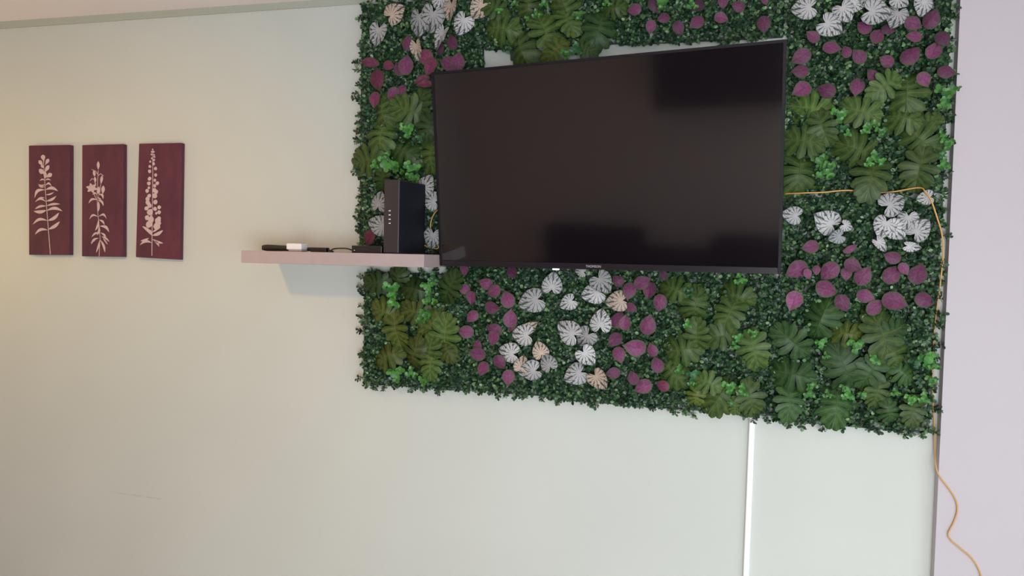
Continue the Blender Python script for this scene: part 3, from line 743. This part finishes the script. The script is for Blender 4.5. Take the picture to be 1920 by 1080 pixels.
# ------------------------------------------------------------------ three canvas prints
PD = .020
def canvas(corners, label, tint):
    P = [at(x, y, -PD) for x, y in corners]    # tl, tr, br, bl of the front
    c = sum(P, Vector())/4
    e = empty('canvas_print', (c.x, 0, P[3].z), label, 'wall print', 'burgundy botanical canvases')
    front = [p-e.location for p in P]; back = [Vector((p.x, -.002, p.z)) for p in front]
    mb = MB().add(front+back, [(3,2,1,0), (4,5,6,7), (0,1,5,4), (1,2,6,5), (2,3,7,6), (3,0,4,7)])
    o = obj('canvas', bevelled(mb, 'canvas', .0016, 2), e, M_CANVAS); o.color = (*tint, 1)
    del e['group']
    return e
Q = 4.155
class Art:
    """flat printed shapes on the front of a canvas, drawn in places of an enlarged view of the prints"""
    def __init__(s, e): s.e = e; s.mb = MB(); s.i = 0
    def P(s, x, y): return at(x/Q, 240+y/Q, -PD-.0006) - s.e.location
    def poly(s, pts):
        s.i += 1
        vs = [s.P(*p) for p in pts]
        off = Vector((0, -.00002*(s.i % 9), 0)); vs = [v_+off for v_ in vs]
        n = len(vs); nrm = sum(((vs[i]).cross(vs[(i+1) % n]) for i in range(n)), Vector())
        f = tuple(range(n)); s.mb.add(vs, [f if nrm.y < 0 else tuple(reversed(f))])
    def strip(s, L, Rr):
        for i in range(len(L)-1): s.poly([L[i], L[i+1], Rr[i+1], Rr[i]])
    def line(s, pts, w0, w1=None):
        w1 = w0 if w1 is None else w1; n = len(pts); L, Rr = [], []
        for i, p in enumerate(pts):
            a, b = pts[max(i-1, 0)], pts[min(i+1, n-1)]; dx, dy = b[0]-a[0], b[1]-a[1]; l = math.hypot(dx, dy) or 1
            w = (w0+(w1-w0)*i/(n-1))/2; L.append((p[0]-dy/l*w, p[1]+dx/l*w)); Rr.append((p[0]+dy/l*w, p[1]-dx/l*w))
        s.strip(L, Rr)
    def leaf(s, x0, y0, x1, y1, w, bend=0.0, peak=.5):
        """a blade from x0,y0 to the point x1,y1, bowed sideways by bend"""
        if x1 < x0: bend = -bend
        dx, dy = x1-x0, y1-y0; l = math.hypot(dx, dy); nx, ny = -dy/l, dx/l; L, Rr = [], []
        for i in range(9):
            t = i/8; hw_ = w/2*(math.sin(math.pi*t**(math.log(.5)/math.log(peak)))**.8 if 0 < t < 1 else .04); bo = bend*math.sin(math.pi*t)
            cx, cy = x0+dx*t+nx*bo, y0+dy*t+ny*bo
            L.append((cx+nx*hw_, cy+ny*hw_)); Rr.append((cx-nx*hw_, cy-ny*hw_))
        s.strip(L, Rr)
    def blob(s, x, y, rx, ry, rot=0, n=9, wob=.12):
        r_ = random.Random(int(x*7+y)); pts = []
        for i in range(n):
            a = 2*math.pi*i/n; k_ = 1+r_.uniform(-wob, wob); u, w = math.cos(a)*rx*k_, math.sin(a)*ry*k_
            pts.append((x+u*math.cos(rot)-w*math.sin(rot), y+u*math.sin(rot)+w*math.cos(rot)))
        s.poly(pts)
    def done(s, label): 
        o = obj('plant_drawing', s.mb.mesh('plant_drawing'), s.e, M_PINKINK); o['label'] = label

# left print: spike of flowers over paired long leaves
e = canvas([(53.7, 273), (130.5, 271.5), (130, 478.3), (54.2, 477.8)], 'leftmost burgundy canvas print, drawing of stem with paired long leaves and tufted top', (1.0, .95, .95))
A = Art(e)
A.line([(392, 985), (380, 830), (365, 640), (352, 470), (345, 360), (338, 260)], 6, 4)
for a in ((373, 795, 272, 830, 22, -22), (376, 790, 466, 728, 26, 8), (370, 722, 255, 752, 22, -26), (372, 722, 460, 660, 26, 12), (362, 640, 262, 648, 26, 10), (362, 645, 488, 648, 24, -22),
          (360, 608, 272, 632, 18, -10), (362, 606, 468, 592, 18, -6), (358, 575, 272, 578, 18, -26), (360, 570, 438, 530, 20, 8), (352, 482, 270, 545, 24, -30), (354, 482, 452, 492, 24, -20),
          (350, 545, 290, 560, 12, -10), (356, 520, 420, 500, 12, 6), (350, 440, 296, 438, 14, 10), (350, 450, 404, 456, 16, -22), (350, 408, 310, 412, 12, -10), (350, 410, 398, 410, 12, -12), (350, 455, 300, 450, 9, 8)):
    A.leaf(*a)
for a in ((345, 275, 332, 208, 36, 0, .75), (338, 300, 303, 252, 30, 0, .7), (350, 292, 380, 240, 28, 0, .7), (348, 345, 382, 290, 30, 0, .6), (345, 360, 305, 320, 36, 0, .6), (350, 388, 406, 356, 34, 0, .7), (352, 395, 352, 335, 24, 0, .5), (335, 350, 308, 345, 22, 0, .5), (342, 310, 318, 290, 20, 0, .5)):
    A.leaf(*a)
A.done('pale pink stem with paired long leaves and tufted top')
# middle print: lily
e = canvas([(153.8, 272), (231, 270), (230.5, 481.8), (153.3, 480.6)], 'burgundy canvas print between two others, drawing of lily with one star-shaped bloom', (1.08, 1.0, .98))
A = Art(e)
A.line([(772, 1000), (780, 860), (772, 760), (760, 640), (755, 520), (760, 420), (766, 330)], 5, 4)
A.leaf(766, 325, 765, 258, 22, 0, .55)
A.line([(762, 360), (745, 335), (712, 322)], 6, 3); A.leaf(738, 378, 730, 328, 22, 0, .5)
A.line([(762, 372), (785, 356), (808, 374)], 7, 4); A.leaf(786, 440, 796, 370, 22, 0, .6)
A.line([(745, 440), (735, 400), (715, 395), (702, 412)], 8, 4); A.leaf(745, 420, 738, 380, 18)
A.leaf(800, 515, 806, 448, 28, 0, .55); A.line([(785, 440), (778, 500), (765, 545)], 5, 3); A.leaf(765, 515, 770, 455, 24, 0, .5)
for a in range(6):
    t = a*math.pi/3+.25; A.leaf(715, 468, 715+math.cos(t)*46, 468+math.sin(t)*40, 24, 0, .45)
A.line([(720, 490), (740, 530), (752, 560)], 6, 4)
for a in ((758, 560, 690, 588, 17, -20), (755, 520, 720, 520, 14, -14), (765, 515, 803, 556, 18, -18), (760, 560, 806, 608, 18, -14), (768, 650, 768, 570, 20, 0), (765, 692, 696, 712, 16, -24), (768, 690, 830, 708, 17, -26),
          (770, 715, 815, 755, 16, -10), (768, 712, 742, 800, 18, 8), (775, 765, 850, 812, 22, -20), (772, 765, 756, 836, 18, 8), (782, 818, 714, 850, 16, -14), (782, 815, 822, 870, 16, -14), (790, 845, 852, 888, 14, -8),
          (770, 858, 712, 908, 16, -16), (778, 870, 748, 972, 15, 4), (782, 872, 818, 970, 18, -8), (790, 560, 760, 540, 12, 0), (802, 856, 840, 908, 10, 0), (745, 870, 706, 896, 10, 0)):
    A.leaf(*a)
A.done('pale pink lily with star-shaped bloom')
# right print: foxglove-like spire, hung slightly askew
e = canvas([(260.5, 269.3), (340, 267.8), (336.8, 487), (254.3, 482.2)], 'rightmost burgundy canvas print, hung slightly askew, drawing of tall flower spire', (1.12, 1.0, .98))
A = Art(e)
A.line([(1183, 995), (1185, 800), (1188, 560), (1190, 360), (1189, 160)], 6, 4)
for i, (x, y, r_) in enumerate(((1190, 168, 6), (1183, 186, 7), (1198, 186, 7), (1180, 206, 7), (1200, 208, 7), (1184, 236, 8), (1202, 224, 8), (1170, 262, 8), (1199, 250, 9), (1168, 300, 11), (1197, 278, 11), (1212, 316, 12),
        (1166, 338, 13), (1213, 366, 12), (1165, 394, 14), (1206, 408, 11), (1160, 432, 15), (1226, 430, 14), (1205, 450, 12), (1160, 466, 10), (1146, 490, 14), (1204, 486, 16), (1218, 498, 15), (1162, 528, 14), (1206, 528, 18),
        (1150, 552, 16), (1211, 576, 17), (1152, 582, 18), (1164, 604, 18), (1142, 626, 16), (1208, 630, 15), (1240, 618, 14), (1168, 654, 23), (1240, 656, 14), (1146, 698, 18), (1218, 664, 10), (1176, 712, 22), (1230, 722, 24), (1162, 752, 24), (1222, 766, 26), (1238, 704, 15), (1244, 742, 12), (1180, 690, 12))):
    A.blob(x, y, r_, r_*1.12, .4*(i % 3-1))
for a in ((1184, 838, 1108, 765, 24, -8), (1186, 838, 1270, 796, 26, 8), (1184, 825, 1168, 790, 12, 0), (1186, 812, 1232, 785, 14, 0), (1184, 895, 1090, 912, 22, -22), (1160, 858, 1095, 880, 18, 4), (1190, 870, 1272, 898, 18, 4), (1190, 866, 1240, 924, 20, -8)):
    A.leaf(*a)
A.done('pale pink flower spire with small leaves at its foot')

# ------------------------------------------------------------------ what the dark screen mirrors, and the lamp
so = empty('sofa', (-1.32, YF+.50, 0), 'dark sofa standing against the wall behind the camera, mirrored in the screen', 'sofa')
def sbox(name, a, b, w=.04): return obj(name, bevelled(MB().box(a, b), name, w, 3), so, M_SOFA)
sbox('base', (-1.12, -.45, .06), (1.05, .45, .40)); sbox('backrest', (-1.12, -.47, .40), (1.05, -.22, .70))
for x in (-.46, .40): sbox('seat_cushion', (x-.43, -.20, .40), (x+.43, .44, .52))
for x, zz in ((-.78, .86), (.64, .83)): sbox('back_cushion', (x-.47, -.40, .50), (x+.41, -.20, zz), .06)
for x in (-1.12, .85): sbox('armrest', (x, -.45, .40), (x+.2, .45, .62))
for x in (-1.04, .97):
    for y in (-.38, .38): obj('leg', MB().tube([(x, y, .07), (x, y, 0)], [.025, .018], 8).mesh('leg'), so, M_DARKWOOD)
cb = empty('wall_cabinet', (-1.05, YF, EYE+.20), 'dark cabinet hanging on the wall behind the camera, mirrored in the screen', 'cabinet')
obj('body', bevelled(MB().box((-.50, .002, 0), (.42, .26, .52)), 'body', .004), cb, M_DARKWOOD)
for x in (-.49, -.035): obj('door', bevelled(MB().box((x, .262, .008), (x+.445, .28, .512)), 'door', .003), cb, M_DARKWOOD)
lp = empty('ceiling_spotlight', (LAMP[0], LAMP[1], CEIL), 'warm ceiling spotlight turned towards the canvas prints', 'lamp')
aim = (Vector(LAMP_AIM)-Vector(LAMP)).normalized(); hz = LAMP[2]-CEIL; hd_ = Vector((0, 0, hz))
obj('ceiling_rose', MB().tube([(0, 0, 0), (0, 0, -.02)], [.05, .045], 20).mesh('ceiling_rose'), lp, M_WPLASTIC)
obj('arm', MB().tube([(0, 0, -.018), hd_-aim*.07], .007, 8).mesh('arm'), lp, M_WPLASTIC)
obj('shade', MB().tube([hd_-aim*.075, hd_-aim*.06, hd_+aim*.045], [.018, .035, .052], 24, caps=False).mesh('shade'), lp, M_WPLASTIC)
l = bpy.data.lights.new('ceiling_spotlight_light', 'SPOT'); l.energy = LAMP_POWER; l.color = LAMP_COL; l.shadow_soft_size = .04
l.spot_size = math.radians(104); l.spot_blend = .9
ll = bpy.data.objects.new('ceiling_spotlight_light', l); C.objects.link(ll); ll.parent = lp; ll.location = hd_+aim*.05
ll.rotation_euler = aim.to_track_quat('-Z', 'Y').to_euler()

fl_ = empty('floor_lamp', (FLOOR_LAMP[0], FLOOR_LAMP[1], 0), 'warm floor lamp standing left of the canvas prints, outside the picture', 'lamp')
obj('base', MB().tube([(0, 0, 0), (0, 0, .02), (0, 0, .03)], [.14, .14, .03], 24).mesh('base'), fl_, M_STEEL)
obj('pole', MB().tube([(0, 0, .025), (0, 0, FLOOR_LAMP[2]-.06)], .011, 10).mesh('pole'), fl_, M_STEEL)
obj('socket', MB().tube([(0, 0, FLOOR_LAMP[2]-.09), (0, 0, FLOOR_LAMP[2]-.05)], [.018, .022], 12).mesh('socket'), fl_, M_WPLASTIC)
l = bpy.data.lights.new('floor_lamp_light', 'POINT'); l.energy = FLOOR_LAMP_POWER; l.color = FLOOR_LAMP_COL; l.shadow_soft_size = .045
ll = bpy.data.objects.new('floor_lamp_light', l); C.objects.link(ll); ll.parent = fl_; ll.location = (0, 0, FLOOR_LAMP[2])
obj('bulb', MB().tube([(0, 0, FLOOR_LAMP[2]-.05), (0, 0, FLOOR_LAMP[2]-.03)], [.016, .014], 12).mesh('bulb'), fl_, M_WPLASTIC)
